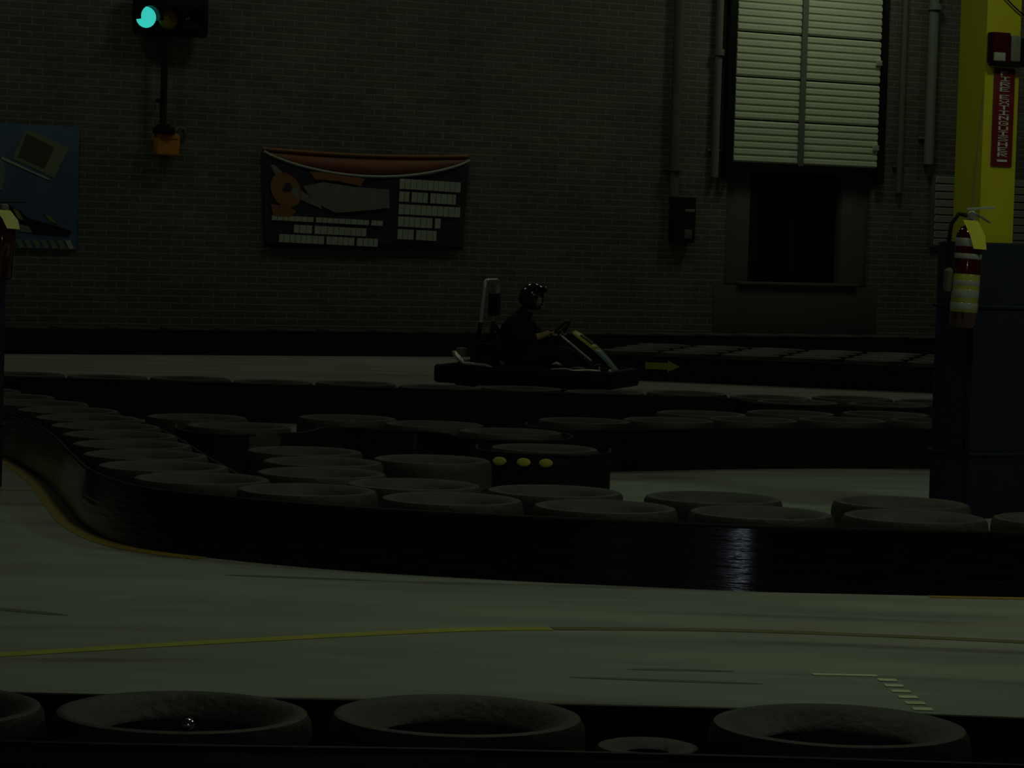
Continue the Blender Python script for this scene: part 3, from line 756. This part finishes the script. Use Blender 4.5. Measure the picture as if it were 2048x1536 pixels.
ex = MB().tube([(-.73, -.36, .335), (-.70, -.40, .33), (-.66, -.44, .30), (-.61, -.49, .27), (-.57, -.53, .245), (-.42, -.54, .24), (-.34, -.54, .235), (-.24, -.545, .20)], [.022, .027, .027, .024, .016, .016, .016, .014], 12).build('exhaust_pipe', M['steel'], eng)
MB().tube([(-.50, -.33, .34), (-.42, -.35, .33), (-.34, -.36, .30)], .02, 10).build('intake_pipe', M['grey_metal'], eng)
kp_('fuel_tank', M['tank'], lambda b: b.box((.28, .0, .15), (.2, .2, .13), bev=.03))
for s in (-1, 1):
    kp_('side_pod', M['black'], lambda b: b.box((.02, s*.49, .16), (.72, .10, .13), bev=.03))
    kp_('pedal', M['steel'], lambda b: (b.box((.66, s*.13, .20), (.015, .06, .10), bev=.004), b.tube([(.62, s*.13, .09), (.66, s*.13, .2)], .008, 8)))
    kp_('tie_rod', M['steel'], lambda b: b.tube([(.40, s*.06, .16), (.46, s*.34, .14)], .009, 8))
kp_('front_rail', M['steel'], lambda b: b.tube([(.30, -.53, .225), (.45, -.54, .235), (.52, -.54, .222), (.66, -.53, .232), (.76, -.46, .222)], .010, 8))
kp_('nose_bolt', M['steel'], lambda b: b.sphere((.84, -.40, .222), .022))
# steering
WC = Vector((.20, 0, .545)); ax = Vector((-.80, 0, .60)).normalized()
q4 = ax.to_track_quat('Z', 'Y').to_matrix()
sw = kp_('steering_wheel', M['black'], lambda b: (b.tube([WC+q4 @ Vector((.15*math.cos(2*PI*i/32), .15*math.sin(2*PI*i/32), 0)) for i in range(32)], .013, 10, closed=True),
     b.lathe([(0, -.012), (.04, -.012), (.04, .01), (0, .012)], 16, WC, q4), [b.tube([WC, WC+q4 @ Vector((.145*math.cos(a), .145*math.sin(a), 0))], .010, 8) for a in (0, PI*.75, -PI*.75)]))
MB().tube([WC-ax*.01, WC-ax*.42], .012, 10).build('steering_column', M['steel'], sw)
# number panel
tp, bt = Vector((.36, 0, .570)), Vector((.83, 0, .165))
dn = (bt-tp); ln = dn.length; dn.normalize(); up_ = Vector((0, 1, 0)).cross(dn); up_ = up_ if up_.z > 0 else -up_
def pan(t, y, o=0.): 
    q = tp+dn*(t*ln)+up_*(o+.03*math.sin(PI*t)); return (q.x, y*(1-.0*t), q.z)
def panel(t0, t1, w0, w1, th=.008):
    b = MB(); vs = []; fs = []; n = 8
    for i in range(n+1):
        t = t0+(t1-t0)*i/n; hw = w0+(w1-w0)*i/n
        if t < .12: hw *= .55+.45*(t/.12)**.5
        for y, o in ((-hw, 0), (-hw*.5, .012), (0, .016), (hw*.5, .012), (hw, 0)): vs.append(pan(t, y, o))
    for i in range(n):
        for j in range(4): a = i*5+j; fs.append([a, a+1, a+6, a+5])
    return b.add(vs, fs, True)
fr = panel(.45, 1.0, .135, .075).build('nose_fairing', M['fairing'], k); q = fr.modifiers.new('t', 'SOLIDIFY'); q.thickness = .008
pl = panel(.0, .45, .15, .135).build('number_plate', M['plate'], k); q = pl.modifiers.new('t', 'SOLIDIFY'); q.thickness = .008
pl['label'] = 'yellow number plate'
for y in (-.055, .035):
    b = MB(); n = 6; vs = []; fs = []
    for i in range(n+1):
        t = .12+.24*i/n
        for yy in (y-.018, y+.018): vs.append(pan(t, yy, .0235-.004*abs(yy)/.1))
    for i in range(n): fs.append([2*i, 2*i+1, 2*i+3, 2*i+2])
    b.add(vs, fs, True); o = b.build('digit', M['black'], pl); qq = o.modifiers.new('t', 'SOLIDIFY'); qq.thickness = .003
kp_('panel_bracket', M['black_metal'], lambda b: [b.tube([(.80, s*.05, .15), (.62, s*.05, .30), (.42, s*.05, .48)], .01, 8) for s in (-1, 1)])

# ------------------------------------------------------------------ driver
def skin_mesh(nodes, edges, levels=2):
    """nodes: list of (x,y,z,r[,r2]); returns evaluated mesh of a skinned, subdivided skeleton rooted at node 0"""
    me = bpy.data.meshes.new('skel'); me.from_pydata([n[:3] for n in nodes], edges, []); me.update()
    o = bpy.data.objects.new('skel', me); COL.objects.link(o)
    md = o.modifiers.new('s', 'SKIN'); md.use_smooth_shade = True
    for i, n in enumerate(nodes):
        sv = me.skin_vertices[0].data[i]; sv.radius = (n[3], n[4] if len(n) > 4 else n[3]); sv.use_root = (i == 0)
    sb_ = o.modifiers.new('d', 'SUBSURF'); sb_.levels = levels; sb_.render_levels = levels
    dg = bpy.context.evaluated_depsgraph_get(); dg.update()
    out = bpy.data.meshes.new_from_object(o.evaluated_get(dg))
    bpy.data.objects.remove(o); bpy.data.meshes.remove(me)
    return out
def join_meshes(name, meshes, m, parent):
    bm = bmesh.new()
    for me in meshes: bm.from_mesh(me)
    me = bpy.data.meshes.new(name); bm.to_mesh(me); bm.free()
    for p in me.polygons: p.use_smooth = True
    me.materials.clear(); me.materials.append(m); me.polygons.foreach_set('material_index', [0]*len(me.polygons))
    return link(me, name, parent)
def chain(*ids): return list(zip(ids, ids[1:]))
HR = {}
for s in (-1, 1):
    a = PI/2*s
    HR[s] = WC+q4 @ Vector((0, .15*s, 0)) if abs((q4 @ Vector((0, 1, 0))).y) > .5 else WC+q4 @ Vector((.15*s, 0, 0))
nodes = [(-.25, 0, .25, .095, .115), (-.26, 0, .36, .095, .12), (-.245, 0, .50, .092, .13), (-.205, 0, .61, .08, .13), (-.165, 0, .69, .055), (-.125, 0, .755, .052), (-.075, 0, .83, .085, .075), (-.065, 0, .90, .088, .076), (-.075, 0, .955, .06)]
edges = chain(0, 1, 2, 3, 4, 5, 6, 7, 8)
def addn(*n): nodes.append(n); return len(nodes)-1
nose = addn(.025, 0, .842, .016); edges.append((6, nose))
chin = addn(-.005, 0, .785, .03); edges.append((6, chin))
for s in (-1, 1):
    h = HR[s]
    # arm
    sh = addn(-.185, s*.165, .63, .050); ub = addn(-.12, s*.25, .55, .046); el = addn(-.06, s*.285, .475, .044); fa = addn(.06, s*.235, .51, .038); wr_ = addn(h.x-.075, s*.175, h.z-.005, .027)
    pm = addn(h.x-.03, s*.158, h.z+.014, .030, .034)
    edges += [(3, sh)]+chain(sh, ub, el, fa, wr_, pm)
    # leg
    hp = addn(-.18, s*.10, .225, .068); th = addn(.02, s*.16, .30, .075); kn = addn(.22, s*.185, .375, .056); cf = addn(.40, s*.155, .26, .048); an = addn(.57, s*.13, .135, .035); to = addn(.625, s*.13, .19, .03)
    edges += [(0, hp)]+chain(hp, th, kn, cf, an, to)
drv = thing('person', 'person in black clothes and black helmet driving the go-kart, hands on the wheel', 'person', KL, KR)
bodies = [skin_mesh(nodes, edges)]
# fingers closed on the rim: four bent fingers and a thumb per hand
tdir = {}
for s in (-1, 1):
    h = HR[s]; up3 = (q4 @ Vector((1, 0, 0))); up3 = up3 if up3.z > 0 else -up3     # along the rim at the hand
    fwd = -ax                                                           # away from the driver through the wheel
    inn = Vector((0, -s, 0))
    for f, (of, L) in enumerate(((.030, .95), (.010, 1.05), (-.010, 1.0), (-.030, .8))):
        c0 = h+up3*of
        pts = [c0+Vector((-.035, s*.012, .012)), c0-fwd*.004+Vector((0, s*.026*L, .006)), c0+fwd*.022*L+Vector((0, s*.014, 0)), c0+fwd*.026*L+inn*.012, c0+fwd*.008*L+inn*.026]
        bodies.append(skin_mesh([(*p, r) for p, r in zip(pts, (.010, .0095, .009, .0085, .0075))], chain(0, 1, 2, 3, 4), 1))
    c0 = h+up3*.035
    pts = [c0+Vector((-.05, 0, -.005)), c0+Vector((-.028, -s*.018, .012)), c0+Vector((-.006, -s*.022, .018)), c0+Vector((.012, -s*.02, .018))]
    bodies.append(skin_mesh([(*p, r) for p, r in zip(pts, (.013, .011, .0095, .008))], chain(0, 1, 2, 3), 1))
join_meshes('body', bodies, M['skin'], drv)
for s in (-1, 1):
    MB().sphere((.003, s*.030, .872), .0125, (1, 1, 1), 12, 8).build('eye', M['white'], drv)
MB().box((-.0, 0, .808), (.02, .045, .008), bev=.003).build('mouth', mat('lips', (.35, .14, .11), .5), drv)
# clothing
cn = [(-.26, 0, .235, .145, .175), (-.265, 0, .36, .138, .168), (-.25, 0, .50, .133, .178), (-.21, 0, .62, .122, .182), (-.168, 0, .695, .090), (-.135, 0, .745, .080), (-.115, 0, .775, .074)]
ce = chain(0, 1, 2, 3, 4, 5, 6)
def addc(*n): cn.append(n); return len(cn)-1
for s in (-1, 1):
    h = HR[s]
    a_ = [addc(-.19, s*.175, .645, .075), addc(-.12, s*.25, .55, .066), addc(-.06, s*.285, .475, .060), addc(.02, s*.252, .497, .054), addc(.065, s*.225, .513, .049)]
    ce += [(3, a_[0])]+chain(*a_)
join_meshes('jacket', [skin_mesh(cn, ce)], M['cloth'], drv)
tn = [(-.26, 0, .225, .135, .16)]; te = []
for s in (-1, 1):
    b0 = len(tn); tn += [(-.18, s*.10, .215, .098), (.02, s*.16, .30, .088), (.22, s*.185, .375, .068), (.40, s*.155, .26, .060), (.55, s*.13, .15, .048)]
    te += [(0, b0)]+chain(b0, b0+1, b0+2, b0+3, b0+4)
join_meshes('trousers', [skin_mesh(tn, te)], M['trouser'], drv)
for s in (-1, 1):
    join_meshes('shoe', [skin_mesh([(.535, s*.13, .125, .042), (.575, s*.13, .135, .042, .045), (.625, s*.13, .195, .034, .042), (.645, s*.13, .225, .026, .036)], chain(0, 1, 2, 3))], M['black'], drv)
# open-face helmet: shell cut away over the face, peak visor raised
bm = bmesh.new(); bmesh.ops.create_uvsphere(bm, u_segments=40, v_segments=28, radius=1)
hc = Vector((-.070, 0, .880))
kill = [v for v in bm.verts if (v.co.x > .62 and -.62 < v.co.z < .30) or v.co.z < -.80]
bmesh.ops.delete(bm, geom=kill, context='VERTS')
for v in bm.verts: v.co = Vector((v.co.x*.138, v.co.y*.122, v.co.z*.142))+hc
me = bpy.data.meshes.new('helmet'); bm.to_mesh(me); bm.free(); me.materials.append(M['helmet'])
for p in me.polygons: p.use_smooth = True
hm = link(me, 'helmet', drv); q = hm.modifiers.new('t', 'SOLIDIFY'); q.thickness = .014; q.offset = -1
vs = []; fs = []
for i in range(17):
    a = -1.15+2.3*i/16
    for z, r in ((.93, .132), (.955, .137), (.985, .133)):
        vs.append((hc.x+r*1.03*math.cos(a), r*.93*math.sin(a), z))
for i in range(16):
    for j in range(2): a = i*3+j; fs.append([a, a+1, a+4, a+3])
vb = MB(); vb.add(vs, fs, True); vo = vb.build('visor', M['visor'], hm); q = vo.modifiers.new('t', 'SOLIDIFY'); q.thickness = .004; q.offset = 1
st = MB().tube([(-.01, -.105, .85), (.01, -.07, .79), (.012, 0, .772), (.01, .07, .79), (-.01, .105, .85)], .008, 8).build('chin_strap', M['banner_grey'], hm)
